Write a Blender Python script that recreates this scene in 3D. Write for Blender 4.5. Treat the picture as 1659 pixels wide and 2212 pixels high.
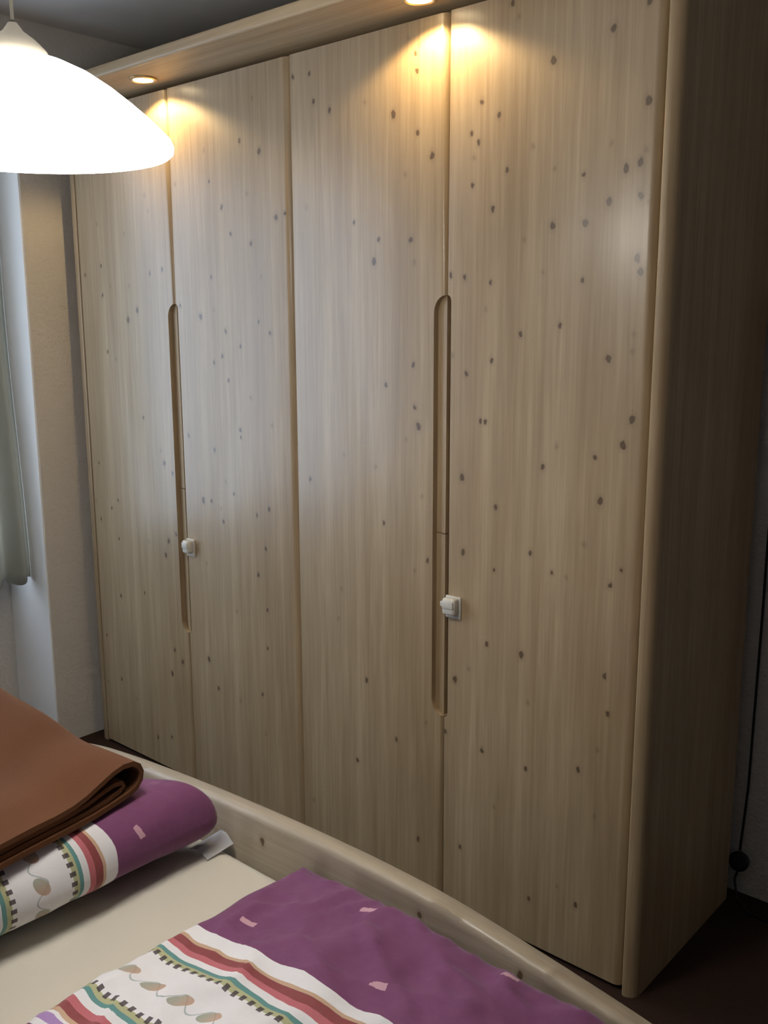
import bpy, bmesh, math, random
from mathutils import Vector, Matrix, noise

random.seed(7)
for o in list(bpy.data.objects):
    bpy.data.objects.remove(o)
sc = bpy.context.scene
C = sc.collection

# ------------------------------------------------------------------ camera
FPX = 2061.46
yaw, pitch, roll = -0.7218, -0.1897, -0.0036
f = Vector((math.sin(yaw) * math.cos(pitch), math.cos(yaw) * math.cos(pitch), math.sin(pitch)))
r = Vector((math.cos(yaw), -math.sin(yaw), 0))
u = r.cross(f)
r2 = r * math.cos(roll) + u * math.sin(roll)
u2 = u * math.cos(roll) - r * math.sin(roll)
cam_data = bpy.data.cameras.new('camera')
cam = bpy.data.objects.new('camera', cam_data)
C.objects.link(cam)
cam.matrix_world = Matrix(((r2.x, u2.x, -f.x, 2.8413), (r2.y, u2.y, -f.y, -1.739),
                           (r2.z, u2.z, -f.z, 1.4362), (0, 0, 0, 1)))
cam_data.sensor_fit = 'VERTICAL'
cam_data.sensor_height = 36.0
cam_data.lens = FPX / 2212 * 36.0
cam_data.clip_start = 0.02
sc.camera = cam

# ------------------------------------------------------------------ world, daylight, exposure
SKY_STRENGTH = 5.3
PENDANT = 23.0      # outer face of the opal dome
LINING = 19.0       # its inner face and the bulb, lit directly
SPOT_W = 8.0
w = bpy.data.worlds.new('sky')
sc.world = w
w.use_nodes = True
w.node_tree.nodes['Background'].inputs['Color'].default_value = (0.66, 0.80, 1.0, 1)
w.node_tree.nodes['Background'].inputs['Strength'].default_value = SKY_STRENGTH
sc.view_settings.view_transform = 'Standard'
sc.view_settings.look = 'None'
sc.view_settings.gamma = 1.0
sc.view_settings.use_curve_mapping = False
sc.view_settings.exposure = -0.12

# daylight through the tall window of the left wall
ld = bpy.data.lights.new('window_left_offscreen', 'AREA')
ld.shape = 'RECTANGLE'
ld.size, ld.size_y = 1.65, 1.52
ld.cycles.is_portal = True      # the sky shines in through the window opening
lo = bpy.data.objects.new('window_left_offscreen', ld)
C.objects.link(lo)
lo.location = (-0.45, -0.955, 1.36)
lo.rotation_euler = (math.radians(90), 0, math.radians(-90))

# ------------------------------------------------------------------ material helpers
class NT:
    """terse node building"""
    def __init__(self, name):
        self.m = bpy.data.materials.new(name)
        self.m.use_nodes = True
        self.t = self.m.node_tree
        self.b = self.t.nodes['Principled BSDF']
        self.out = self.t.nodes['Material Output']

    def n(self, kind, **kw):
        nd = self.t.nodes.new(kind)
        for k, v in kw.items():
            setattr(nd, k, v)
        return nd

    def put(self, sock, v):
        if v is None:
            return
        if isinstance(v, bpy.types.NodeSocket):
            self.t.links.new(v, sock)
        else:
            if isinstance(v, (tuple, list)) and len(v) == 3 and len(sock.default_value) == 4:
                v = (*v, 1)
            sock.default_value = v

    def math(self, op, a, b=None, c=None, clamp=False):
        nd = self.n('ShaderNodeMath', operation=op, use_clamp=clamp)
        for i, v in enumerate((a, b, c)):
            self.put(nd.inputs[i], v)
        return nd.outputs[0]

    def vmath(self, op, a, b=None):
        nd = self.n('ShaderNodeVectorMath', operation=op)
        self.put(nd.inputs[0], a)
        self.put(nd.inputs[1], b)
        return nd.outputs['Value'] if op in ('DISTANCE', 'LENGTH', 'DOT_PRODUCT') else nd.outputs['Vector']

    def coord(self, which='Object'):
        return self.n('ShaderNodeTexCoord').outputs[which]

    def noise(self, vec, scale, detail=3, rough=0.5, dist=0.0):
        nd = self.n('ShaderNodeTexNoise')
        self.put(nd.inputs['Vector'], vec)
        nd.inputs['Scale'].default_value = scale
        nd.inputs['Detail'].default_value = detail
        nd.inputs['Roughness'].default_value = rough
        nd.inputs['Distortion'].default_value = dist
        return nd.outputs[0]

    def ramp(self, fac, stops, interp='LINEAR'):
        nd = self.n('ShaderNodeValToRGB')
        cr = nd.color_ramp
        cr.interpolation = interp
        while len(cr.elements) < len(stops):
            cr.elements.new(0.5)
        for e, (p, c) in zip(cr.elements, stops):
            e.position = p
            e.color = (*c, 1) if len(c) == 3 else c
        self.put(nd.inputs[0], fac)
        return nd.outputs[0]

    def mix(self, fac, a, b, mode='MIX'):
        nd = self.n('ShaderNodeMix', data_type='RGBA', blend_type=mode)
        self.put(nd.inputs[0], fac)
        self.put(nd.inputs[6], a)
        self.put(nd.inputs[7], b)
        return nd.outputs[2]

    def bump(self, h, strength, dist):
        nd = self.n('ShaderNodeBump')
        nd.inputs['Strength'].default_value = strength
        nd.inputs['Distance'].default_value = dist
        self.put(nd.inputs['Height'], h)
        self.put(self.b.inputs['Normal'], nd.outputs[0])

    def base(self, col, rough, spec=0.5):
        self.put(self.b.inputs['Base Color'], col)
        self.put(self.b.inputs['Roughness'], rough)
        self.b.inputs['Specular IOR Level'].default_value = spec
        return self.m


def srgb(r_, g_, b_):
    return tuple((v / 255 / 12.92 if v <= 10 else ((v / 255 + 0.055) / 1.055) ** 2.4) for v in (r_, g_, b_))


def pine(name, light, dark, planks=None, knots=(), along='z', rough=0.42, width=0.5, coat=0.0, knot_col=(0.085, 0.048, 0.021)):
    """bleached pine; grain runs along one axis, knots at measured places (mm, local)"""
    k = NT(name)
    co = k.coord('Object')
    sep = k.n('ShaderNodeSeparateXYZ')
    k.put(sep.inputs[0], co)
    X, Y, Z = sep.outputs
    # knots: distance to the nearest one, in knot radii
    kfac = None
    if knots:
        comb = k.n('ShaderNodeCombineXYZ')
        k.put(comb.inputs[0], X)
        k.put(comb.inputs[1], k.math('MULTIPLY', Z, 0.72))
        wob = k.vmath('SCALE', k.vmath('SUBTRACT', k.n('ShaderNodeTexNoise').outputs['Color'], (0.5, 0.5, 0.5)))
        nz = [n_ for n_ in k.t.nodes if n_.bl_idname == 'ShaderNodeTexNoise'][-1]
        k.put(nz.inputs['Vector'], co)
        nz.inputs['Scale'].default_value = 70
        wob.node.inputs['Scale'].default_value = 0.009
        P = k.vmath('ADD', comb.outputs[0], wob)
        flat = k.vmath('MULTIPLY', P, (1, 1, 0))
        chains = [None, None]
        for (kx, kz, ks, kf) in knots:
            d = k.vmath('DISTANCE', flat, (kx / 1000, kz / 1000 * 0.72, 0))
            if chains[kf] is None:
                chains[kf] = k.math('MULTIPLY', d, 1000.0 / (ks * 0.76))
            else:
                chains[kf] = k.math('MINIMUM', k.math('MULTIPLY', d, 1000.0 / (ks * 0.76)), chains[kf])
        ramps = []
        for ch, (core, ring, halo) in zip(chains, (((0.86,) * 3, (0.95,) * 3, (0.16,) * 3),
                                                   ((0.28,) * 3, (0.34,) * 3, (0.10,) * 3))):
            if ch is not None:
                ramps.append(k.ramp(k.math('MULTIPLY', ch, 0.33),
                                    [(0.0, core), (0.24, ring), (0.40, halo), (0.85, (0, 0, 0))]))
        kfac = ramps[0] if len(ramps) == 1 else k.mix(1.0, ramps[0], ramps[1], 'LIGHTEN')
    st = {'z': (1, 1, 0.03), 'x': (0.03, 1, 1), 'y': (1, 0.03, 1)}[along]
    sv = k.vmath('MULTIPLY', co, st)
    n1 = k.noise(sv, 38, 4, 0.6, 0.6)
    n2 = k.noise(sv, 150, 3, 0.6)
    n3 = k.noise(co, 2.3, 2, 0.5)
    g = k.math('ADD', k.math('MULTIPLY', n1, 0.55), k.math('MULTIPLY', n2, 0.45))
    col = k.ramp(g, [(0.30, dark), (0.50, tuple((a + b) / 2 for a, b in zip(light, dark))), (0.66, light)])
    col = k.mix(1.0, col, k.ramp(n3, [(0.3, (0.90, 0.88, 0.86)), (0.7, (1, 1, 1))]), 'MULTIPLY')
    n4 = k.noise(k.vmath('MULTIPLY', co, tuple(0.05 if v < 1 else 1 for v in st)), 15, 2, 0.5, 0.2)
    col = k.mix(1.0, col, k.ramp(n4, [(0.30, (0.86, 0.82, 0.77)), (0.55, (1, 1, 1))]), 'MULTIPLY')
    if planks:
        col = k.mix(1.0, col, k.ramp(k.math('DIVIDE', X, width), planks, 'CONSTANT'), 'MULTIPLY')
    if kfac is not None:
        col = k.mix(kfac, col, knot_col)
    k.bump(g, 0.12, 0.002)
    k.b.inputs['Coat Weight'].default_value = coat
    k.b.inputs['Coat Roughness'].default_value = 0.27
    return k.base(col, k.math('MULTIPLY_ADD', n1, 0.12, rough - 0.06))


def plain(name, col, rough=0.5, spec=0.5, bump=None, var=0.0, metallic=0.0):
    k = NT(name)
    co = k.coord('Object')
    c = col
    if var:
        c = k.mix(1.0, (*col, 1), k.ramp(k.noise(co, 9, 4), [(0.3, (1 - var,) * 3), (0.7, (1, 1, 1))]), 'MULTIPLY')
    if bump:
        k.bump(k.noise(co, bump[0], 5, 0.6), bump[1], bump[2])
    k.b.inputs['Metallic'].default_value = metallic
    return k.base(c, rough, spec)


def emit(name, col, strength):
    k = NT(name)
    k.b.inputs['Base Color'].default_value = (*col, 1)
    k.b.inputs['Emission Color'].default_value = (*col, 1)
    k.b.inputs['Emission Strength'].default_value = strength
    k.b.inputs['Roughness'].default_value = 0.3
    return k.m

# ------------------------------------------------------------------ mesh helpers
def link(name, me, mat, parent=None, loc=None):
    o = bpy.data.objects.new(name, me)
    C.objects.link(o)
    if mat:
        me.materials.append(mat)
    if parent:
        o.parent = parent
    if loc:
        o.location = loc
    return o


def finish(name, bm, mat, parent=None, loc=None, smooth=False, angle=40):
    bmesh.ops.recalc_face_normals(bm, faces=bm.faces[:])
    me = bpy.data.meshes.new(name)
    bm.to_mesh(me)
    bm.free()
    if smooth:
        me.polygons.foreach_set('use_smooth', [True] * len(me.polygons))
        if angle < 180:
            me.set_sharp_from_angle(angle=math.radians(angle))
    return link(name, me, mat, parent, loc)


def box(bm, lo_, hi_, bev=0.0, seg=2):
    g = bmesh.ops.create_cube(bm, size=1.0)
    vs = g['verts']
    for v in vs:
        v.co = Vector([lo_[i] + (v.co[i] + 0.5) * (hi_[i] - lo_[i]) for i in range(3)])
    if bev:
        es = list({e for v in vs for e in v.link_edges})
        bmesh.ops.bevel(bm, geom=es, offset=bev, segments=seg, profile=0.5, affect='EDGES')


def boxes(name, lst, mat, parent=None, loc=None, bev=0.0, seg=2):
    bm = bmesh.new()
    for lo_, hi_ in lst:
        box(bm, lo_, hi_, bev, seg)
    return finish(name, bm, mat, parent, loc, smooth=bool(bev))


def prism_y(bm, outline, y0, y1, bev_front=0.0, seg=4):
    """outline in (x, z) extruded from y0 (front) to y1; front rim rounded"""
    fr = [bm.verts.new((x, y0, z)) for x, z in outline]
    bk = [bm.verts.new((x, y1, z)) for x, z in outline]
    ff = bm.faces.new(fr)
    bm.faces.new(bk[::-1])
    n = len(outline)
    for i in range(n):
        bm.faces.new((fr[i], bk[i], bk[(i + 1) % n], fr[(i + 1) % n]))
    if bev_front:
        bmesh.ops.bevel(bm, geom=list(ff.edges), offset=bev_front, segments=seg, profile=0.5, affect='EDGES')


def tube(bm, pts, rad, seg=10):
    rings = []
    pts = [Vector(p) for p in pts]
    for i, p in enumerate(pts):
        t = (pts[min(i + 1, len(pts) - 1)] - pts[max(i - 1, 0)]).normalized()
        a = t.orthogonal().normalized() if i == 0 else (rings[-1][1] - t * rings[-1][1].dot(t)).normalized()
        b = t.cross(a)
        rr = rad[i] if isinstance(rad, (list, tuple)) else rad
        rings.append(([bm.verts.new(p + (a * math.cos(q) + b * math.sin(q)) * rr)
                       for q in [2 * math.pi * j / seg for j in range(seg)]], a))
    for (r0, _), (r1, _) in zip(rings, rings[1:]):
        for j in range(seg):
            bm.faces.new((r0[j], r0[(j + 1) % seg], r1[(j + 1) % seg], r1[j]))
    bm.faces.new(rings[0][0][::-1])
    bm.faces.new(rings[-1][0])


def lathe(bm, prof, cx, cy, seg=64, close=True):
    rings = []
    for rad, z in prof:
        if rad < 1e-5:
            rings.append([bm.verts.new((cx, cy, z))])
        else:
            rings.append([bm.verts.new((cx + rad * math.cos(2 * math.pi * j / seg),
                                        cy + rad * math.sin(2 * math.pi * j / seg), z)) for j in range(seg)])
    pairs = list(zip(rings, rings[1:]))
    if close:
        pairs.append((rings[-1], rings[0]))
    for a, b in pairs:
        for j in range(seg):
            j2 = (j + 1) % seg
            vs = []
            for q in ((a[j % len(a)]), (a[j2 % len(a)]), (b[j2 % len(b)]), (b[j % len(b)])):
                if q not in vs:
                    vs.append(q)
            if len(vs) > 2:
                bm.faces.new(vs)


def thing(name, label, cat, loc=(0, 0, 0), group=None):
    o = bpy.data.objects.new(name, None)
    o.empty_display_size = 0.1
    C.objects.link(o)
    o.location = loc
    o['label'] = label
    o['category'] = cat
    if group:
        o['group'] = group
    return o


def tag(o, label, cat, group=None):
    o['label'] = label
    o['category'] = cat
    if group:
        o['group'] = group
    return o


def struct(o, label=None, cat=None):
    o['kind'] = 'structure'
    if label:
        o['label'] = label
    if cat:
        o['category'] = cat
    return o


def smooth01(t):
    t = max(0.0, min(1.0, t))
    return t * t * (3 - 2 * t)


def lerp_table(tab, x):
    if x <= tab[0][0]:
        a, b = tab[0], tab[1]
    elif x >= tab[-1][0]:
        a, b = tab[-2], tab[-1]
    else:
        for a, b in zip(tab, tab[1:]):
            if a[0] <= x <= b[0]:
                break
    return a[1] + (b[1] - a[1]) * (x - a[0]) / (b[0] - a[0])

# ------------------------------------------------------------------ the room
CEIL = 2.38
XL, XR, YB, YF = -0.10, 5.4, 0.55, -3.4
NY0, NY1, NX, NTOP, SILL = -1.78, -0.13, -0.38, 2.12, 0.60      # window niche

plaster = NT('rough_plaster')
_co = plaster.coord('Object')
plaster.bump(plaster.noise(_co, 75, 5, 0.7), 0.6, 0.015)
plaster.base((0.70, 0.67, 0.63), 0.85, 0.2)
plaster = plaster.m
reveal_mat = plain('smooth_white_plaster', (0.86, 0.85, 0.83), 0.75, 0.2, bump=(60, 0.1, 0.002))
ceil_mat = plain('grey_ceiling_paint', (0.68, 0.66, 0.64), 0.85, 0.2, bump=(45, 0.2, 0.002), var=0.06)
floor_k = NT('dark_brown_carpet')
_co = floor_k.coord('Object')
_n = floor_k.noise(_co, 300, 3)
floor_k.bump(_n, 0.6, 0.004)
floor_mat = floor_k.base(floor_k.mix(_n, (0.024, 0.014, 0.010), (0.048, 0.026, 0.018)), 0.95, 0.1)

boxes_floor = struct(boxes('floor', [((NX - 0.1, YF - 0.1, -0.1), (XR + 0.1, YB + 0.1, 0.0))], floor_mat))
struct(boxes('ceiling', [((NX - 0.1, YF - 0.1, CEIL), (XR + 0.1, YB + 0.1, CEIL + 0.1))], ceil_mat))
# left wall: the strip by the wardrobe, the lintel over the niche, the length beyond it
struct(boxes('wall_left', [((NX - 0.1, NY1, 0), (XL, YB, CEIL)),
                           ((NX - 0.1, NY0, NTOP), (XL, NY1, CEIL)),
                           ((NX - 0.1, NY0, 0), (NX + 0.02, NY1, SILL)),
                           ((NX - 0.1, YF, 0), (XL, NY0, CEIL))], plaster))
struct(boxes('trim_1', [((NX, NY1 - 0.004, 0), (XL - 0.004, NY1 + 0.001, NTOP)),
                        ((NX, NY0 - 0.001, 0), (XL - 0.004, NY0 + 0.004, NTOP)),
                        ((NX, NY0, NTOP - 0.004), (XL - 0.004, NY1, NTOP + 0.001))], reveal_mat))
struct(boxes('wall_back', [((XL, YB, 0), (XR, YB + 0.1, CEIL))], plaster))
struct(boxes('wall_right', [((XR, YF, 0), (XR + 0.1, YB, CEIL))], plaster))
struct(boxes('wall_front', [((XL, YF - 0.1, 0), (XR, YF, CEIL))], plaster))

# tall window in the niche: white frame, two panes
win_white = plain('white_window_paint', (0.78, 0.78, 0.76), 0.35, 0.5)
fx0, fx1 = NX - 0.03, NX + 0.035
ym = (NY0 + NY1) / 2
frame = boxes('window_1', [((fx0, NY0, SILL), (fx1, NY1, SILL + 0.06)), ((fx0, NY0, NTOP - 0.06), (fx1, NY1, NTOP)),
                           ((fx0, NY0, SILL + 0.06), (fx1, NY0 + 0.06, NTOP - 0.06)),
                           ((fx0, NY1 - 0.06, SILL + 0.06), (fx1, NY1, NTOP - 0.06)),
                           ((fx0, ym - 0.04, SILL + 0.06), (fx1, ym + 0.04, NTOP - 0.06))], win_white)
struct(frame)
gk = NT('window_glass')
tr = gk.n('ShaderNodeBsdfTransparent')
gl = gk.n('ShaderNodeBsdfGlossy')
gl.inputs['Roughness'].default_value = 0.02
mx = gk.n('ShaderNodeMixShader')
mx.inputs[0].default_value = 0.07
gk.put(mx.inputs[1], tr.outputs[0])
gk.put(mx.inputs[2], gl.outputs[0])
gk.put(gk.out.inputs['Surface'], mx.outputs[0])
for ya, yb in ((NY0 + 0.06, ym - 0.04), (ym + 0.04, NY1 - 0.06)):
    boxes('pane', [((NX - 0.004, ya, SILL + 0.06), (NX + 0.004, yb, NTOP - 0.06))], gk.m, frame)

# ------------------------------------------------------------------ wardrobe
KN = [
    "117,1761,5,1 261,1724,5,1 126,1634,5,0 33,1610,5,0 126,1542,5,0 174,1570,5,1 272,1567,5,1 383,1602,6,0 445,1609,6,0 311,1495,8,0 259,1467,8,0 137,1367,5,0 182,1344,5,1 375,1824,5,1 389,1779,5,1 313,1168,5,0 411,1032,8,0 450,1004,6,0 47,1000,5,0 18,870,5,1 40,811,6,0 109,854,5,0 148,885,5,0 141,757,5,0 415,788,8,0 396,740,8,0 455,815,6,0 309,771,5,1 133,559,6,0 271,594,5,0 396,1070,5,1 31,399,5,0 421,434,6,0 460,402,8,0 401,349,8,0 108,258,6,0 24,229,5,1 194,207,5,1 305,103,6,0 382,126,6,0",
    "677,1833,5,0 726,1762,6,0 761,1690,6,0 842,1661,6,0 943,1720,8,0 976,1726,5,0 671,1579,5,0 879,1574,5,1 525,1504,6,0 617,1471,8,0 680,1490,5,1 726,1432,6,0 865,1456,5,0 909,1426,6,0 787,1390,5,0 707,1362,6,0 670,1343,6,0 731,1294,5,0 831,1787,5,1 524,1841,5,1 539,1127,5,0 658,1093,6,0 775,1159,6,0 777,1138,5,0 703,1004,5,1 597,938,8,0 635,941,6,0 886,946,6,0 836,923,5,0 687,885,6,0 737,973,5,0 869,831,6,0 834,750,6,0 601,744,5,1 732,623,5,1 869,652,5,0 677,923,5,1 824,1251,5,1 907,1180,5,1 593,442,8,0 635,358,6,0 837,392,6,0 864,539,5,0 737,346,5,1 848,273,5,1 808,1924,6,0 884,1887,8,0 863,2021,5,1 658,1918,5,1",
    "1074,2045,5,0 1016,2046,5,0 1087,1978,6,0 1141,1952,6,0 1256,1951,5,1 1343,1913,8,0 1415,1865,6,0 1456,1811,8,0 1379,1779,5,1 1387,2066,5,1 1408,2031,5,0 1412,1995,6,0 1056,1734,5,1 1218,1687,5,0 1297,1642,5,0 1395,1636,8,0 1282,1593,8,0 1405,1585,5,1 1420,2047,5,1 1404,1354,6,0 1318,1304,5,0 1408,1255,6,0 1419,1210,8,0 1284,1101,5,1 1052,1047,6,0 1310,963,5,0 1449,891,6,0 1409,858,5,1 1431,1043,5,1 1177,1120,5,1 1381,1176,5,1 1162,767,5,1 1150,685,5,1 1248,537,6,0 1350,403,6,0 1213,305,6,0 1447,475,5,1 1044,131,5,1 1423,153,6,0",
    "1661,2080,6,0 1961,2021,6,0 1890,1990,8,0 1761,1955,8,0 1589,1904,6,0 1633,1871,6,0 1969,1851,8,0 1563,1844,5,0 1582,1824,5,0 1570,1795,5,1 1718,1799,5,1 1656,1760,5,0 1771,1752,5,1 1837,1733,5,0 1928,1735,8,0 1958,1742,8,0 1896,1783,5,1 1968,1764,5,1 1568,1739,5,0 1621,1685,6,0 1895,1676,8,0 1961,1681,8,0 1978,1672,5,1 1770,1641,8,0 1844,1640,8,0 1959,1567,8,0 1968,1542,8,0 1678,2052,5,1 1702,1618,5,1 1750,1548,5,1 1512,1552,5,0 1550,1545,6,0 1620,1533,5,0 1608,1476,5,1 1843,1530,5,0 1698,1425,6,0 1794,1441,6,0 1960,1423,5,1 1519,1376,5,1 1625,1368,6,0 1556,1337,6,0 1907,1376,8,0 1958,1389,5,1 1598,1233,5,0 1611,1232,5,0 1964,1258,8,0 1947,1205,8,0 1885,1177,6,0 1762,1145,6,0 1795,1192,5,1 1549,1101,8,0 1643,1042,6,0 1901,1086,8,0 1554,927,8,0 1737,952,6,0 1642,898,5,0 1793,917,5,0 1828,914,5,1 1869,991,5,1 1956,951,5,0 1932,914,6,0 1626,719,6,0 1720,715,8,0 1535,612,8,0 1574,647,5,1 1928,716,5,0 1939,635,6,0 1740,607,5,1 1616,453,6,0 1740,447,5,0 1874,486,6,0 1918,547,5,1 1508,471,5,0 1556,181,6,0 1757,125,6,0 1880,162,6,0 1831,188,5,1 1918,391,5,1 1653,323,5,1",
]
LIGHT, DARK = (0.495, 0.385, 0.24), (0.325, 0.235, 0.132)
PL = [  # mild board-to-board variation of the glued planks
    [(0.0, (0.97, 0.96, 0.95)), (0.26, (1.0, 1.0, 1.0)), (0.48, (0.98, 0.98, 0.97)), (0.80, (0.96, 0.95, 0.93))],
    [(0.0, (0.98, 0.97, 0.96)), (0.28, (1.0, 1.0, 1.0)), (0.55, (0.96, 0.95, 0.94)), (0.78, (1.0, 0.99, 0.98))],
    [(0.0, (0.96, 0.95, 0.93)), (0.22, (1.0, 1.0, 1.0)), (0.63, (0.97, 0.96, 0.94)), (0.85, (0.99, 0.98, 0.96))],
    [(0.0, (1.0, 0.99, 0.98)), (0.24, (0.96, 0.95, 0.93)), (0.52, (1.0, 1.0, 1.0)), (0.78, (0.97, 0.96, 0.94))],
]
door_mats = []
for i in range(4):
    ks = [tuple(int(v) for v in t.split(',')) for t in KN[i].split()]
    door_mats.append(pine('knotty_pine_door', LIGHT, DARK, PL[i], [(a - 500 * i, b, c, d) for a, b, c, d in ks], coat=0.74, rough=0.5))
carc_mat = pine('pine_carcass', LIGHT, DARK)
canopy_mat = pine('pine_canopy', LIGHT, DARK, along='x', rough=0.5)
grip_mat = pine('pine_grip', LIGHT, DARK)

DTOP, DBOT = 2.099, 0.012
wardrobe = thing('wardrobe', 'tall bleached knotty pine wardrobe with four doors and a lit canopy', 'wardrobe', (1.0, 0.25, 0))
WL = Vector((1.0, 0.25, 0))


def wpart(name, bm_or_lst, mat, org=(1.0, 0.25, 0), bev=0.0, seg=2, parent=None, ploc=WL):
    org = Vector(org)
    if isinstance(bm_or_lst, list):
        bm = bmesh.new()
        for a, b in bm_or_lst:
            box(bm, a, b, bev, seg)
    else:
        bm = bm_or_lst
    bmesh.ops.translate(bm, verts=bm.verts[:], vec=-org)
    return finish(name, bm, mat, parent or wardrobe, org - ploc, smooth=True)


wpart('side_panel', [((-0.026, 0.0, 0.0), (-0.001, 0.50, DTOP + 0.01))], carc_mat, bev=0.004)
# right side: rounded front post running into the side panel
bm = bmesh.new()
prof = [(2.002, 0.03), (2.002, -0.001), (2.006, -0.006)]
R_ = 0.026
for j in range(9):
    a = math.radians(90 * j / 8)
    prof.append((2.008 + R_ * math.sin(a), 0.020 - R_ * math.cos(a)))
prof += [(2.034, 0.50), (2.012, 0.50), (2.012, 0.03)]
lo_v = [bm.verts.new((x, y, 0.0)) for x, y in prof]
hi_v = [bm.verts.new((x, y, DTOP + 0.012)) for x, y in prof]
bm.faces.new(lo_v[::-1])
bm.faces.new(hi_v)
for i in range(len(prof)):
    j = (i + 1) % len(prof)
    bm.faces.new((lo_v[i], lo_v[j], hi_v[j], hi_v[i]))
wpart('side_panel', bm, carc_mat)
wpart('top_panel', [((-0.001, 0.03, DTOP - 0.022), (2.002, 0.50, DTOP))], carc_mat)
wpart('back_panel', [((-0.001, 0.488, 0.0), (2.002, 0.50, DTOP - 0.022))], carc_mat)
wpart('bottom_panel', [((-0.001, 0.03, 0.07), (2.002, 0.488, 0.092))], carc_mat)
wpart('plinth', [((-0.001, 0.035, 0.0), (2.002, 0.055, 0.07))], carc_mat)
for xm in (0.5, 1.0, 1.5):
    wpart('partition', [((xm - 0.035, 0.0255, 0.092), (xm + 0.035, 0.488, DTOP - 0.022))], carc_mat)
wpart('header_rail', [((-0.026, 0.045, DTOP), (2.02, 0.09, DTOP + 0.022))], canopy_mat)
# canopy: overhanging board, rounded front lip
bm = bmesh.new()
box(bm, (-0.035, -0.160, DTOP + 0.016), (2.05, 0.085, DTOP + 0.038))
es = [e for e in bm.edges if all(abs(v.co.y + 0.160) < 1e-4 for v in e.verts) and abs(e.verts[0].co.x - e.verts[1].co.x) > 1]
bmesh.ops.bevel(bm, geom=es, offset=0.010, segments=4, profile=0.5, affect='EDGES')
canopy = wpart('canopy', bm, canopy_mat)
wpart('front_lip', [((-0.035, -0.168, DTOP + 0.014), (2.05, -0.150, DTOP + 0.043))], canopy_mat, bev=0.006, seg=3)

G0, G1 = 0.506, 1.510
latch_mat = plain('ivory_plastic', (0.62, 0.60, 0.54), 0.35, 0.5)
for i in range(4):
    x0, x1 = 0.5 * i + 0.002, 0.5 * (i + 1) - 0.002
    nw = 0.034 if i in (0, 2) else 0.011          # finger notch: wide on one leaf, narrow on the other
    nc = 0.026 if i in (0, 2) else 0.010
    def arc(cx, s):
        # rounded end of the notch, s = +1 towards the edge going up
        return [(cx, s)]
    out = []
    if i in (0, 2):
        e = x1
        out = [(x0, DBOT), (x1, DBOT)]
        for q in range(7):
            a = q / 6
            out.append((e - nw * math.sin(a * math.pi / 2), G0 + nc * (1 - math.cos(a * math.pi / 2)) * 1.5))
        for q in range(6, -1, -1):
            a = q / 6
            out.append((e - nw * math.sin(a * math.pi / 2), G1 - nc * (1 - math.cos(a * math.pi / 2)) * 1.5))
        out += [(x1, DTOP), (x0, DTOP)]
    else:
        e = x0
        out = [(x0, DBOT), (x1, DBOT), (x1, DTOP), (x0, DTOP)]
        for q in range(7):
            a = q / 6
            out.append((e + nw * math.sin(a * math.pi / 2), G1 - nc * (1 - math.cos(a * math.pi / 2)) * 1.5))
        for q in range(6, -1, -1):
            a = q / 6
            out.append((e + nw * math.sin(a * math.pi / 2), G0 + nc * (1 - math.cos(a * math.pi / 2)) * 1.5))
    bm = bmesh.new()
    prism_y(bm, out, 0.0, 0.022, 0.0)
    # round the long front edges of the leaf (wide roll on the closing side)
    def long_edges(xe):
        return [ed for ed in bm.edges if all(abs(v.co.y) < 1e-5 and abs(v.co.x - xe) < 1e-4 for v in ed.verts)
                and abs(ed.verts[0].co.z - ed.verts[1].co.z) > 0.3]
    bmesh.ops.bevel(bm, geom=long_edges(x1), offset=0.020, segments=5, profile=0.5, affect='EDGES')
    bmesh.ops.bevel(bm, geom=long_edges(x0), offset=0.007, segments=4, profile=0.5, affect='EDGES')
    org = Vector((0.5 * i, 0, 0))
    door = wpart('door', bm, door_mats[i], org)
    # recessed grip in two lengths behind the notch
    if i in (0, 2):
        gx0, gx1 = x1 - nw - 0.004, x1 - 0.004
        for za, zb in ((G0 - 0.01, 0.958), (0.9605, G1 + 0.01)):
            bmg = bmesh.new()
            vs = [bmg.verts.new(p) for p in ((gx0, 0.017, za), (gx1, 0.0105, za), (gx1, 0.0225, za), (gx0, 0.0225, za),
                                             (gx0, 0.017, zb), (gx1, 0.0105, zb), (gx1, 0.0225, zb), (gx0, 0.0225, zb))]
            for q in ((0, 1, 2, 3), (7, 6, 5, 4), (0, 4, 5, 1), (1, 5, 6, 2), (2, 6, 7, 3), (3, 7, 4, 0)):
                bmg.faces.new([vs[t] for t in q])
            wpart('grip', bmg, grip_mat, org, parent=door, ploc=org)
    else:
        bx, bz = (0.530, 0.790) if i == 1 else (1.530, 0.795)
        lw = 0.036 if i == 3 else 0.030
        bml = bmesh.new()
        box(bml, (bx - lw / 2 - 0.004, -0.005, bz - 0.032), (bx + lw / 2 + 0.004, 0.0005, bz + 0.022), 0.002, 2)
        lt = wpart('safety_latch', bml, latch_mat, org, parent=door, ploc=org)
        lt['label'] = 'small ivory plastic safety latch'
        bml = bmesh.new()
        box(bml, (bx - lw / 2, -0.026, bz - 0.020), (bx + lw / 2, -0.004, bz + 0.020), 0.006, 3)
        box(bml, (bx - lw / 2 + 0.002, -0.0285, bz - 0.004), (bx + lw / 2 - 0.002, -0.024, bz + 0.014), 0.002, 2)
        box(bml, (bx - lw / 2 - 0.016, -0.012, bz - 0.006), (bx - lw / 2 + 0.004, -0.004, bz + 0.006), 0.002, 2)
        wpart('safety_latch', bml, latch_mat, org, parent=door, ploc=org)['label'] = 'raised body of the ivory latch'

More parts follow.
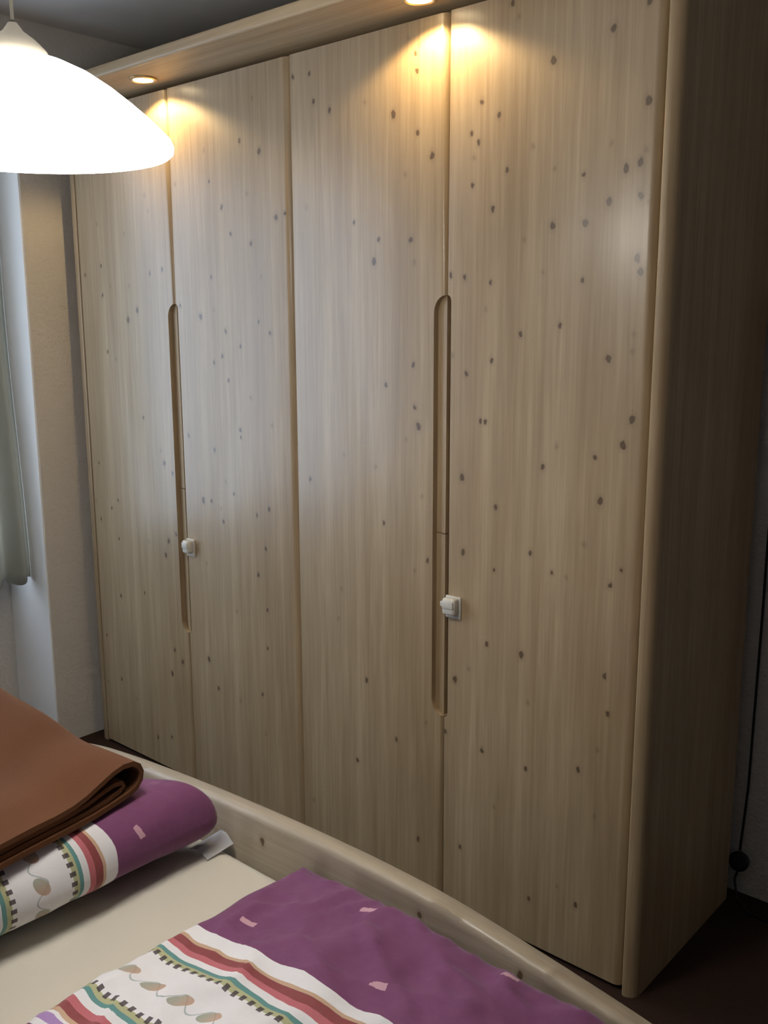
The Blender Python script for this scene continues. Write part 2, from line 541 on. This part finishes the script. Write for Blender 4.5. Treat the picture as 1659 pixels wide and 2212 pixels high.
# downlights set into the canopy
ring_mat = plain('brass_ring', (0.75, 0.6, 0.35), 0.3, 0.5, metallic=1.0)
lens_mat = emit('lit_halogen_lens', (1.0, 0.80, 0.48), 14.0)
for x in (0.492, 1.474):
    zc = DTOP + 0.0155
    bm = bmesh.new()
    lathe(bm, [(0.028, 0.0), (0.038, 0.0), (0.038, -0.004), (0.032, -0.006), (0.028, -0.004)], 0, 0, 32)
    dl = finish('downlight', bm, ring_mat, wardrobe, Vector((x, -0.068, zc)) - WL, smooth=True)
    dl['label'] = 'round recessed halogen downlight, switched on'
    bm = bmesh.new()
    lathe(bm, [(0.0, -0.0085), (0.012, -0.0075), (0.021, -0.005), (0.0275, -0.001), (0.0275, 0.0005), (0.0, 0.0005)], 0, 0, 32, close=False)
    finish('lens', bm, lens_mat, dl, (0, 0, 0), smooth=True)
    sd = bpy.data.lights.new('halogen', 'SPOT')
    sd.energy = SPOT_W
    sd.color = (1.0, 0.70, 0.33)
    sd.spot_size = math.radians(146)
    sd.spot_blend = 0.3
    so = bpy.data.objects.new('halogen', sd)
    C.objects.link(so)
    so.parent = dl
    so.location = (0, 0, -0.024)
    sd.shadow_soft_size = 0.012

# ------------------------------------------------------------------ bed
bed = thing('double_bed', 'double bed with a low arched pale wooden footboard with rustic edge', 'bed', (1.70, -1.65, 0))
BL = Vector((1.70, -1.65, 0))
ARCH = [(0.775, 0.428), (0.79, 0.433), (0.934, 0.460), (1.068, 0.475), (1.208, 0.486), (1.367, 0.496), (1.524, 0.503), (1.666, 0.507),
        (1.806, 0.508), (1.947, 0.504), (2.038, 0.495), (2.127, 0.484), (2.217, 0.472), (2.312, 0.458), (2.45, 0.432), (2.625, 0.392)]
bedk = pine('bed_pine', (0.45, 0.395, 0.31), (0.33, 0.285, 0.215), along='x', rough=0.4,
            knots=[(-165, 455, 8, 0), (-310, 425, 8, 1), (75, 440, 7, 0), (230, 470, 6, 0), (-60, 400, 6, 1), (430, 455, 7, 0), (-500, 430, 7, 1)])


def bpart(name, bm, mat, parent=None, smooth=True):
    bmesh.ops.translate(bm, verts=bm.verts[:], vec=-BL)
    return finish(name, bm, mat, parent or bed, smooth=smooth, angle=50)


# footboard: section lofted along x, top rounded and a little uneven
bm = bmesh.new()
rings = []
N = 150
for i in range(N + 1):
    x = 0.775 + (2.625 - 0.775) * i / N
    zt = lerp_table(ARCH, x) 
    zt = (lerp_table(ARCH, x - 0.03) + zt + lerp_table(ARCH, x + 0.03)) / 3
    wv = 0.0035 * noise.noise(Vector((x * 14, 0.3, 0))) + 0.0025 * noise.noise(Vector((x * 45, 2.3, 0)))
    yi, yo = -0.617, -0.575
    sec = [(yi, 0.10), (yi, zt - 0.013 + 1.6 * wv), (yi + 0.003 + wv, zt - 0.005 + wv), (yi + 0.009 + 1.6 * wv, zt), (yo - 0.006, zt + 0.001),
           (yo, zt - 0.005), (yo, 0.10)]
    rings.append([bm.verts.new((x, y, z)) for y, z in sec])
for a, b in zip(rings, rings[1:]):
    for j in range(len(a)):
        k2 = (j + 1) % len(a)
        fc = bm.faces.new((a[j], b[j], b[k2], a[k2]))
bm.faces.new(rings[0])
bm.faces.new(rings[-1][::-1])
fbd = bpart('footboard', bm, bedk)
for xa in (0.775, 2.595):
    bm = bmesh.new()
    box(bm, (xa, -2.70, 0.16), (xa + 0.03, -0.617, 0.34), 0.006)
    bpart('side_rail', bm, bedk)
bm = bmesh.new()
box(bm, (0.775, -2.745, 0.10), (2.625, -2.70, 0.80), 0.01)
bpart('headboard', bm, bedk)
for xa in (0.80, 2.53):
    for ya in (-2.735, -0.612):
        bm = bmesh.new()
        box(bm, (xa, ya, 0.0), (xa + 0.07, ya + 0.032, 0.11), 0.004)
        bpart('leg', bm, bedk)
bm = bmesh.new()
box(bm, (0.805, -2.70, 0.165), (2.595, -0.619, 0.19))
bpart('slatted_base', bm, bedk)

sheet_k = NT('cream_sheet')
_co = sheet_k.coord('Object')
sheet_k.bump(sheet_k.noise(_co, 14, 4, 0.6), 0.25, 0.006)
sheet_mat = sheet_k.base((0.60, 0.575, 0.50), 0.8, 0.2)


def soft_block(bm, x0, x1, y0, y1, z0, z1, rad, top=None, nx=24, ny=48):
    """cushion-like block: rounded edges, closed"""
    def prof(i, n, a, b):
        # stations bunched near the ends
        t = i / n
        t = 0.5 - 0.5 * math.cos(math.pi * t)
        return a + (b - a) * t
    def hgt(d):
        if d >= rad:
            return 1.0
        q = 1 - d / rad
        return math.sqrt(max(0.0, 1 - q * q))
    T, B = [], []
    for j in range(ny + 1):
        y = prof(j, ny, y0, y1)
        rt, rb = [], []
        for i in range(nx + 1):
            x = prof(i, nx, x0, x1)
            d = min(x - x0, x1 - x, y - y0, y1 - y)
            hm = (z1 - z0) / 2
            zt = z1 + (top(x, y) if top else 0) * hgt(d)
            cz = z0 + hm * 0.9
            edge = hgt(d)
            zz = zt - rad * 0.9 * (1 - edge)
            rt.append(bm.verts.new((x, y, zz)))
            rb.append(bm.verts.new((x, y, z0 + rad * 0.5 * (1 - edge))))
        T.append(rt)
        B.append(rb)
    for G, flip in ((T, False), (B, True)):
        for j in range(ny):
            for i in range(nx):
                q = [G[j][i], G[j][i + 1], G[j + 1][i + 1], G[j + 1][i]]
                bm.faces.new(q[::-1] if flip else q)
    rim = [(j, 0) for j in range(ny)] + [(ny, i) for i in range(nx)] + [(j, nx) for j in range(ny, 0, -1)] + [(0, i) for i in range(nx, 0, -1)]
    for a, b in zip(rim, rim[1:] + rim[:1]):
        bm.faces.new((T[a[0]][a[1]], T[b[0]][b[1]], B[b[0]][b[1]], B[a[0]][a[1]]))
    return T


for (xa, xb, lab) in ((0.807, 1.695, 'cream-sheeted mattress under the brown blanket and bunched duvet'),
                      (1.705, 2.593, 'cream-sheeted mattress under the flat purple striped duvet')):
    bm = bmesh.new()
    cx, cy = (xa + xb) / 2, -1.66
    soft_block(bm, xa, xb, -2.69, -0.622, 0.19, 0.412, 0.04,
               top=lambda x, y: 0.004 * noise.noise(Vector((x * 5, y * 5, 3))))
    bmesh.ops.translate(bm, verts=bm.verts[:], vec=-Vector((cx, cy, 0.19)))
    o = finish('mattress', bm, sheet_mat, loc=(cx, cy, 0.19), smooth=True, angle=70)
    tag(o, lab, 'mattress')

# ------------------------------------------------------------------ bedding cloth: purple with woven border bands
def duvet_cloth(name):
    k = NT(name)
    uv = k.coord('UV')
    sep = k.n('ShaderNodeSeparateXYZ')
    k.put(sep.inputs[0], uv)
    U, V = sep.outputs[0], sep.outputs[1]           # metres: U along the bands, V across them
    wav = k.math('MULTIPLY', k.math('SUBTRACT', k.noise(uv, 9, 2), 0.5), 0.016)
    S = k.math('ADD', V, wav)
    W_, PUR, TEAL, YEL = (0.76, 0.76, 0.78), (0.165, 0.044, 0.128), (0.10, 0.27, 0.26), (0.42, 0.43, 0.24)
    RED, PINK, TAN, LIL = (0.24, 0.05, 0.05), (0.48, 0.13, 0.15), (0.52, 0.36, 0.24), (0.36, 0.22, 0.48)
    st = [(-1, PUR), (0.0, W_), (0.024, TAN), (0.030, RED), (0.044, PINK), (0.056, W_), (0.068, TEAL), (0.076, YEL), (0.086, W_),
          (0.196, YEL), (0.206, TEAL), (0.214, W_), (0.228, PINK), (0.240, RED), (0.254, TAN), (0.262, W_), (0.268, LIL), (0.282, W_), (0.292, PUR)]
    sc_ = lambda s: (s + 0.05) / 0.4
    band = k.ramp(k.math('MULTIPLY_ADD', S, 1 / 0.4, 0.05 / 0.4, clamp=True),
                  [(max(0.0, sc_(s)), c) for s, c in st], 'CONSTANT')
    # soft fading inside the red bands
    band = k.mix(k.math('MULTIPLY', k.noise(uv, 60, 3), 0.10), band, (0.45, 0.34, 0.40))
    col = k.mix(1.0, band, k.ramp(k.noise(k.vmath('MULTIPLY', uv, (1, 1.6, 1)), 5, 4), [(0.3, (0.95,) * 3), (0.7, (1,) * 3)]), 'MULTIPLY')

    def gate(v, lo_, hi_):
        return k.math('MULTIPLY', k.math('GREATER_THAN', v, lo_), k.math('LESS_THAN', v, hi_))
    # dark ticks on both green bands
    tick = k.math('LESS_THAN', k.math('FRACT', k.math('DIVIDE', U, 0.0172)), 0.48)
    tb = k.math('ADD', gate(S, 0.081, 0.092), gate(S, 0.190, 0.200))
    col = k.mix(k.math('MULTIPLY', k.math('MULTIPLY', tick, tb), 0.9), col, (0.045, 0.03, 0.04))
    # row of pods on a vine in the white middle
    per = 0.057
    cu = k.math('SUBTRACT', k.math('FRACT', k.math('DIVIDE', k.math('ADD', U, 0.040), per)), 0.5)
    du = k.math('MULTIPLY', cu, per)
    dv = k.math('SUBTRACT', S, k.math('MULTIPLY_ADD', du, -0.35, 0.141))
    d2 = k.math('ADD', k.math('POWER', k.math('DIVIDE', k.math('ABSOLUTE', du), 0.0165), 2.0),
                k.math('POWER', k.math('DIVIDE', k.math('ABSOLUTE', dv), 0.0125), 2.0))
    pod = k.math('LESS_THAN', d2, 1.0)
    podc = k.mix(k.math('MULTIPLY_ADD', du, 35, 0.45, clamp=True), (0.26, 0.29, 0.22), (0.46, 0.27, 0.17))
    vy = k.math('ABSOLUTE', k.math('SUBTRACT', S, k.math('MULTIPLY_ADD', k.math('SINE', k.math('MULTIPLY', U, 2 * math.pi / per)), 0.012, 0.141)))
    vine = k.math('LESS_THAN', vy, 0.0016)
    col = k.mix(k.math('MULTIPLY', vine, 0.7), col, (0.25, 0.32, 0.33))
    col = k.mix(k.math('MULTIPLY', pod, 0.85), col, podc)
    # pale woven dashes scattered on the purple
    V2 = k.math('ADD', V, 0.192)
    row = k.math('FLOOR', k.math('ADD', k.math('DIVIDE', V2, 0.137), 0.5))
    rv = k.math('SUBTRACT', V2, k.math('MULTIPLY', row, 0.137))
    off = k.math('MULTIPLY', k.math('FRACT', k.math('MULTIPLY', row, 0.5)), 0.266)
    ru = k.math('SUBTRACT', k.math('FRACT', k.math('DIVIDE', k.math('ADD', k.math('ADD', U, off), 0.122), 0.266)), 0.5)
    ru = k.math('MULTIPLY', ru, 0.266)
    rv = k.math('ADD', rv, k.math('MULTIPLY', ru, 0.25))
    dd = k.math('MAXIMUM', k.math('DIVIDE', k.math('ABSOLUTE', ru), 0.0125), k.math('DIVIDE', k.math('ABSOLUTE', rv), 0.0062))
    dash = k.math('MULTIPLY', k.math('LESS_THAN', k.math('ADD', dd, k.math('MULTIPLY', k.math('SUBTRACT', k.noise(uv, 90, 2), 0.5), 0.9)), 1.0), k.math('LESS_THAN', S, -0.02))
    col = k.mix(k.math('MULTIPLY', dash, 0.8), col, (0.62, 0.38, 0.44))
    k.bump(k.math('ADD', k.math('MULTIPLY', k.noise(uv, 12, 4, 0.6, 0.8), 1.0), k.math('MULTIPLY', k.noise(uv, 500, 2), 0.05)), 0.3, 0.008)
    k.b.inputs['Sheen Weight'].default_value = 0.25
    k.b.inputs['Sheen Roughness'].default_value = 0.4
    return k.base(col, 0.75, 0.25)


cloth = duvet_cloth('purple_banded_duvet_cloth')


def set_uv(o, fn):
    me = o.data
    lay = me.uv_layers.new(name='cloth')
    for lp in me.loops:
        lay.data[lp.index].uv = fn(me.vertices[lp.vertex_index].co, lp.vertex_index)


def band_v(x, y):
    return -0.886 - y + 0.09 * max(0.0, x - 1.72)


# flat duvet on the right half
def flat_top(x, y):
    v = 0.0
    v += 0.010 * noise.noise(Vector((x * 4.5, y * 4.5, 1)))
    v += 0.007 * noise.noise(Vector((x * 14 + y * 5, y * 9 - x * 4, 5)))
    rg = 1 - abs(noise.noise(Vector((x * 5 + y * 9, y * 3.5 - x * 7, 9)))) * 2.2
    v += 0.009 * max(0.0, rg) ** 3
    rg = 1 - abs(noise.noise(Vector((x * 11 - y * 4, y * 12 + x * 5, 19)))) * 2.2
    v += 0.005 * max(0.0, rg) ** 3
    v -= 0.012 * smooth01((x - 2.05) / 0.4)
    return v


bm = bmesh.new()
soft_block(bm, 1.662, 2.600, -2.35, -0.630, 0.4175, 0.480, 0.036, top=flat_top, nx=110, ny=170)
ctr = Vector((2.13, -1.45, 0.4175))
bmesh.ops.translate(bm, verts=bm.verts[:], vec=-ctr)
o = finish('duvet', bm, cloth, loc=ctr, smooth=True, angle=180)
set_uv(o, lambda c, i: (c.x + ctr.x, band_v(c.x + ctr.x, c.y + ctr.y)))
tag(o, 'purple duvet with flowered striped border, spread flat along the footboard', 'duvet')

# bunched duvet on the left half: thick fold with a round side, under the blanket
bm = bmesh.new()
YE, YS = -0.648, -2.30
stations = []
y = 0.0
RE = 0.038
for q in range(9):
    a = math.radians(90 * q / 8)
    stations.append((YE - RE * (1 - math.sin(a)), RE * (1 - math.cos(a)) if False else RE * (1 - math.sin(a)), q))
st_list = []
for q in range(9):
    a = math.radians(90 * q / 8)
    st_list.append((YE - RE * (1 - math.cos(a)), RE * (1 - math.sin(a))))     # (y, inset)
ny = 70
for q in range(1, ny + 1):
    st_list.append((YE - RE - (YE - RE - YS) * q / ny, 0.0))
X0, X1, Z0, Z1 = 0.835, 1.452, 0.4175, 0.572
rr = 0.080
rings, arcs = [], []
for (yy, ins) in st_list:
    ring, al = [], []
    x0, x1, z0, z1 = X0 + ins, X1 - ins * 0.6, Z0 + ins * 0.15, Z1 - ins * 0.75
    rad = min(rr, (z1 - z0) / 2 - 0.001)
    pts = []
    for (cx, cz, a0) in ((x1 - rad, z1 - rad, 90), (x1 - rad, z0 + rad, 0)):
        for q in range(11):
            a = math.radians(a0 - 90 * q / 10)
            pts.append((cx + rad * math.cos(a), cz + rad * math.sin(a)))
    for (cx, cz, a0) in ((x0 + rad, z0 + rad, -90), (x0 + rad, z1 - rad, -180)):
        for q in range(7):
            a = math.radians(a0 - 90 * q / 6)
            pts.append((cx + rad * math.cos(a), cz + rad * math.sin(a)))
    for q in range(1, 30):
        t = q / 30
        pts.append((x0 + rad + (x1 - x0 - 2 * rad) * t, z1))
    acc = 0.0
    for q, (px, pz) in enumerate(pts):
        dsp = 0.007 * noise.noise(Vector((px * 6, yy * 7, pz * 6))) + 0.004 * noise.noise(Vector((px * 18, yy * 16, pz * 16 + 4)))
        dirv = Vector((px - (x0 + x1) / 2, 0, pz - (z0 + z1) / 2)).normalized()
        lim = 0.0 if pz < z0 + 0.02 else 1.0
        tuck = -0.030 * smooth01(1 - (pz - z0) / 0.07) if px > x1 - rad else 0
        back = min(0.20, 0.68 * max(0.0, 1.44 - px)) * smooth01((yy + 1.1) / 0.35)
        p = Vector((px + tuck, yy - back, pz)) + dirv * dsp * lim
        if q:
            acc += (Vector(pts[q]) - Vector(pts[q - 1])).length
        ring.append(bm.verts.new(p))
        al.append(acc)
    rings.append(ring)
    arcs.append(al)
uvs = {}
for ring, al, (yy, ins) in zip(rings, arcs, st_list):
    for v, a in zip(ring, al):
        uvs[v] = (a, yy, ins)
for a, b in zip(rings, rings[1:]):
    for j in range(len(a)):
        k2 = (j + 1) % len(a)
        bm.faces.new((a[j], b[j], b[k2], a[k2]))
bm.faces.new(rings[0])
bm.faces.new(rings[-1][::-1])
bm.verts.index_update()
tbl = {v.index: (1.66 + uvs[v][0], -0.886 - uvs[v][1] - uvs[v][2]) for v in bm.verts}
ctr = Vector((1.14, -1.45, 0.4175))
bmesh.ops.translate(bm, verts=bm.verts[:], vec=-ctr)
o = finish('duvet', bm, cloth, loc=ctr, smooth=True, angle=180)
set_uv(o, lambda c, i: tbl[i])
tag(o, 'matching purple duvet bunched into a thick fold beneath the brown blanket', 'duvet')

# little gathered corner of the fitted sheet by the footboard
bm = bmesh.new()
G = []
for i in range(15):
    row = []
    for j in range(9):
        s, t = i / 14, j / 8
        x = 1.395 + 0.060 * s
        yy = -0.690 + 0.066 * t
        z = 0.418 + 0.022 * math.sin(s * math.pi) * (0.5 + 0.5 * t) * (0.75 + 0.5 * noise.noise(Vector((s * 4, t * 4, 2)))) + 0.006 * t
        row.append(bm.verts.new((x, yy, z)))
    G.append(row)
for i in range(14):
    for j in range(8):
        bm.faces.new((G[i][j], G[i + 1][j], G[i + 1][j + 1], G[i][j + 1]))
bmesh.ops.solidify(bm, geom=bm.faces[:], thickness=0.002)
tuckm = plain('white_sheet_hem', (0.72, 0.72, 0.74), 0.8, 0.2)
ctr = Vector((1.42, -0.655, 0.412))
bmesh.ops.translate(bm, verts=bm.verts[:], vec=-ctr)
tag(finish('cloth_tag', bm, tuckm, loc=ctr, smooth=True),
    'crumpled white corner of cloth between bunched duvet and footboard', 'cloth')

# ------------------------------------------------------------------ brown felt blanket, folded in four layers
blk = NT('terracotta_felt')
_co = blk.coord('Object')
_n = blk.noise(_co, 260, 3)
_n2 = blk.noise(_co, 6, 3)
blk.bump(_n, 0.35, 0.002)
blk.b.inputs['Sheen Weight'].default_value = 0.2
blk.b.inputs['Sheen Roughness'].default_value = 0.5
blk.b.inputs['Sheen Tint'].default_value = (0.9, 0.55, 0.35, 1)
blanket_mat = blk.base(blk.mix(_n2, (0.080, 0.031, 0.013), (0.125, 0.050, 0.021)), 0.9, 0.1)


def ribbon(bm, line, half, xs, shape):
    """line: list of (y, z) centre points; swept along xs with thickness 2*half"""
    n = len(line)
    offs = []
    for i in range(n):
        a, b = Vector(line[max(i - 1, 0)]), Vector(line[min(i + 1, n - 1)])
        t = (b - a).normalized()
        offs.append(Vector((-t.y, t.x)))
    sec = [Vector(p) + o_ * half for p, o_ in zip(line, offs)] + [Vector(p) - o_ * half for p, o_ in zip(line[::-1], offs[::-1])]
    rings_ = []
    for s in xs:
        rings_.append([bm.verts.new(shape(s, p.x, p.y)) for p in sec])
    m = len(sec)
    for a, b in zip(rings_, rings_[1:]):
        for j in range(m):
            bm.faces.new((a[j], b[j], b[(j + 1) % m], a[(j + 1) % m]))
    for rg in (rings_[0], rings_[-1]):
        for j in range(n - 1):
            bm.faces.new((rg[j], rg[j + 1], rg[m - 2 - j], rg[m - 1 - j]))


ZB = 0.587
outer = [(-2.10, ZB + 0.034)] + [(-2.10 + 0.05 * q, ZB + 0.034) for q in range(1, 22)]
outer += [(-1.02, ZB + 0.034), (-0.98, ZB + 0.034), (-0.945, ZB + 0.037), (-0.915, ZB + 0.044), (-0.885, ZB + 0.053), (-0.855, ZB + 0.060), (-0.830, ZB + 0.062),
          (-0.808, ZB + 0.058), (-0.794, ZB + 0.048), (-0.788, ZB + 0.034), (-0.791, ZB + 0.019), (-0.802, ZB + 0.008), (-0.820, ZB + 0.002),
          (-0.85, ZB), (-0.90, ZB)]
outer += [(-0.95 - 0.05 * q, ZB) for q in range(0, 24)]
inner = [(-2.09, ZB + 0.0225)] + [(-2.09 + 0.05 * q, ZB + 0.0225) for q in range(1, 23)]
inner += [(-0.95, ZB + 0.0235), (-0.91, ZB + 0.028), (-0.875, ZB + 0.033), (-0.850, ZB + 0.034), (-0.832, ZB + 0.029), (-0.828, ZB + 0.021), (-0.840, ZB + 0.014), (-0.87, ZB + 0.0115), (-0.91, ZB + 0.0112)]
inner += [(-0.95 - 0.05 * q, ZB + 0.0112) for q in range(0, 24)]


def drape(s, yy, z):
    # s 0..1 from the left edge to the right edge
    xr = 1.398 + 0.15 * max(-0.4, min(0.5, -0.80 - yy))
    x = 0.72 + (xr - 0.72) * s
    hump = 0.012 * smooth01((1.18 - x) / 0.40) - 0.012 * math.exp(-((x - 1.20) / 0.09) ** 2) * smooth01((z - ZB) / 0.03) * (1 if z > ZB + 0.03 else 0.0)
    hump += 0.006 * noise.noise(Vector((x * 5, yy * 5, 7)))
    droop = -0.012 * smooth01((s - 0.86) / 0.14) * smooth01((-0.82 - yy) / 0.1)
    return (x, yy, z + hump * (0.35 + 0.65 * smooth01((z - ZB) / 0.034)) + droop * 0.5 + 0.008 * smooth01((1.1 - x) / 0.3))


bm = bmesh.new()
xs = [q / 40 for q in range(41)]
ribbon(bm, outer, 0.0048, xs, drape)
ribbon(bm, inner, 0.0042, [q / 40 for q in range(41)], lambda s, yy, z: drape(s * 0.992, yy, z))
ctr = Vector((1.08, -1.45, 0.58))
bmesh.ops.translate(bm, verts=bm.verts[:], vec=-ctr)
o = finish('folded_blanket', bm, blanket_mat, loc=ctr, smooth=True, angle=60)
tag(o, 'terracotta brown felt blanket folded in layers on the bunched duvet', 'blanket')

# ------------------------------------------------------------------ pendant lamp
PX, PY = 1.600, -1.054
RIM = 1.684
SR, SH = 0.930, 0.745        # proportions of the glass dome
lamp = thing('pendant_lamp', 'glowing opal glass dome pendant lamp hanging over the bed', 'lamp', (PX, PY, RIM))
bm = bmesh.new()
shade_prof = [(0.018, 0.1335), (0.045, 0.1325), (0.075, 0.125), (0.105, 0.108), (0.135, 0.084), (0.160, 0.060), (0.182, 0.037), (0.198, 0.018),
              (0.209, 0.005), (0.213, -0.006), (0.2125, -0.014), (0.208, -0.019), (0.200, -0.018)]
inn = [(0.200, -0.012), (0.192, 0.010), (0.176, 0.034), (0.154, 0.056), (0.130, 0.078), (0.101, 0.101), (0.073, 0.117), (0.044, 0.125), (0.018, 0.126)]
lathe(bm, [(a * SR, b * SH) for a, b in shade_prof + [(0.199, -0.014), (0.190, 0.009), (0.152, 0.055), (0.100, 0.100), (0.044, 0.1275), (0.018, 0.1285)]], 0, 0, 96)
finish('shade', bm, emit('glowing_opal_glass', (1.0, 0.94, 0.85), PENDANT), lamp, smooth=True, angle=180)['label'] = 'wide glowing white glass dome'
bm = bmesh.new()
inn2 = [(a - 0.004, b - 0.003) for a, b in inn]
lathe(bm, [(a * SR, b * SH) for a, b in inn2 + [(a + 0.002, b + 0.0015) for a, b in inn2[::-1]]], 0, 0, 96)
finish('shade_lining', bm, emit('bright_inner_glass', (1.0, 0.965, 0.92), LINING), lamp, smooth=True, angle=180)
bm = bmesh.new()
lathe(bm, [(0.0, -0.026), (0.014, -0.024), (0.026, -0.012), (0.030, 0.002), (0.026, 0.016), (0.015, 0.030), (0.013, 0.040), (0.0, 0.040)], 0, 0, 32, close=False)
finish('bulb', bm, emit('lit_bulb_glass', (1.0, 0.93, 0.83), LINING * 1.2), lamp, smooth=True, angle=180)
bm = bmesh.new()
lathe(bm, [(0.0, 0.040), (0.016, 0.040), (0.016, 0.093), (0.012, 0.0985), (0.0, 0.0985)], 0, 0, 24, close=False)
cap_mat = plain('pale_plastic', (0.62, 0.58, 0.48), 0.4, 0.5)
finish('socket', bm, cap_mat, lamp, smooth=True)
bm = bmesh.new()
lathe(bm, [(0.0, 0.0985), (0.041, 0.0990), (0.044, 0.1025), (0.040, 0.110), (0.027, 0.123), (0.013, 0.133), (0.006, 0.143), (0.0, 0.145)], 0, 0, 40, close=False)
finish('cap', bm, cap_mat, lamp, smooth=True, angle=60)['label'] = 'pale cone cap over the glass dome'
bm = bmesh.new()
tube(bm, [(0, 0, 0.140), (0, 0, 0.3), (0, 0, 0.5), (0, 0, CEIL - RIM - 0.03)], 0.0024, 10)
finish('cord', bm, plain('grey_flex', (0.10, 0.095, 0.08), 0.5), lamp, smooth=True)
bm = bmesh.new()
lathe(bm, [(0.0, CEIL - RIM - 0.045), (0.012, CEIL - RIM - 0.045), (0.040, CEIL - RIM - 0.012), (0.045, CEIL - RIM), (0.0, CEIL - RIM)], 0, 0, 32, close=False)
finish('ceiling_rose', bm, cap_mat, lamp, smooth=True)

# ------------------------------------------------------------------ curtain in the window niche
ck = NT('sage_green_curtain')
_co = ck.coord('Object')
ck.bump(ck.noise(ck.vmath('MULTIPLY', _co, (1, 1, 0.2)), 240, 2), 0.25, 0.001)
ck.base((0.44, 0.43, 0.37), 0.85, 0.15)
_t = ck.n('ShaderNodeBsdfTranslucent')
_t.inputs['Color'].default_value = (0.42, 0.40, 0.33, 1)
_m = ck.n('ShaderNodeMixShader')
_m.inputs[0].default_value = 0.22
ck.put(_m.inputs[1], ck.b.outputs[0])
ck.put(_m.inputs[2], _t.outputs[0])
ck.put(ck.out.inputs['Surface'], _m.outputs[0])
curtain_mat = ck.m
bm = bmesh.new()
nzc, nyc = 40, 72
Gf = []
for i in range(nzc + 1):
    z = 0.585 + (2.06 - 0.585) * i / nzc
    row = []
    for j in range(nyc + 1):
        t = j / nyc
        ye = -0.1345
        yy = ye - t * (0.22 + 0.03 * (1 - i / nzc))
        amp = 0.024 * (1 - 0.35 * i / nzc)
        x = -0.262 + 0.052 * smooth01((1.55 - z) / 0.95) + amp * (math.sin(t * 19 - 1.2) * min(1, t * 12) - 0.0) + 0.008 * math.sin(t * 13 + i * 0.05)
        zz = z + (0.010 * math.sin(t * 19 + 0.8) if i == 0 else 0)
        row.append(bm.verts.new((x, yy, zz)))
    Gf.append(row)
for i in range(nzc):
    for j in range(nyc):
        bm.faces.new((Gf[i][j], Gf[i][j + 1], Gf[i + 1][j + 1], Gf[i + 1][j]))
bmesh.ops.solidify(bm, geom=bm.faces[:], thickness=0.003)
ctr = Vector((-0.275, -0.38, 0.585))
bmesh.ops.translate(bm, verts=bm.verts[:], vec=-ctr)
tag(finish('curtain', bm, curtain_mat, loc=ctr, smooth=True, angle=180), 'sage green curtain hanging in folds in the white window niche', 'curtain')
bm = bmesh.new()
tube(bm, [(-0.275, NY0 + 0.002, 2.062), (-0.275, -0.8, 2.062), (-0.275, NY1 - 0.003, 2.062)], 0.011, 12)
ctr = Vector((-0.275, -0.84, 2.062))
bmesh.ops.translate(bm, verts=bm.verts[:], vec=-ctr)
tag(finish('curtain_rod', bm, win_white, loc=ctr, smooth=True), 'white rod carrying the green curtain across the window niche', 'curtain rod')

# ------------------------------------------------------------------ cord with switch on the back wall beside the wardrobe
black = plain('black_plastic', (0.010, 0.010, 0.011), 0.45, 0.4)
flex = thing('power_cord', 'black power cord with round inline switch hanging beside the wardrobe', 'cord', (2.06, 0.53, 0.0))
FL = Vector((2.06, 0.53, 0.0))
pts = [(2.060, 0.541, 1.45), (2.060, 0.541, 1.15), (2.058, 0.541, 0.909), (2.058, 0.541, 0.747), (2.056, 0.541, 0.484), (2.055, 0.540, 0.297),
       (2.049, 0.538, 0.175), (2.047, 0.535, 0.125)]
bm = bmesh.new()
tube(bm, [Vector(p) - FL for p in pts], 0.0032, 8)
tube(bm, [Vector(p) - FL for p in [(2.050, 0.528, 0.080), (2.044, 0.52, 0.050), (2.060, 0.50, 0.012), (2.10, 0.47, 0.0040), (2.20, 0.46, 0.0036), (2.40, 0.50, 0.0036)]], 0.0032, 8)
finish('flex', bm, black, flex, smooth=True)
bm = bmesh.new()
lathe(bm, [(0.0, -0.011), (0.020, -0.010), (0.025, -0.004), (0.025, 0.005), (0.019, 0.011), (0.0, 0.012)], 0, 0, 28, close=False)
bmesh.ops.rotate(bm, verts=bm.verts[:], matrix=Matrix.Rotation(math.radians(70), 3, 'X'), cent=(0, 0, 0))
finish('switch', bm, black, flex, Vector((2.050, 0.527, 0.098)) - FL, smooth=True)
bm = bmesh.new()
box(bm, (2.035, 0.5385, 1.40), (2.085, 0.5499, 1.50), 0.004)
box(bm, (2.048, 0.520, 1.430), (2.072, 0.541, 1.475), 0.004)
bmesh.ops.translate(bm, verts=bm.verts[:], vec=-FL)
finish('wall_plug', bm, black, flex, smooth=True)
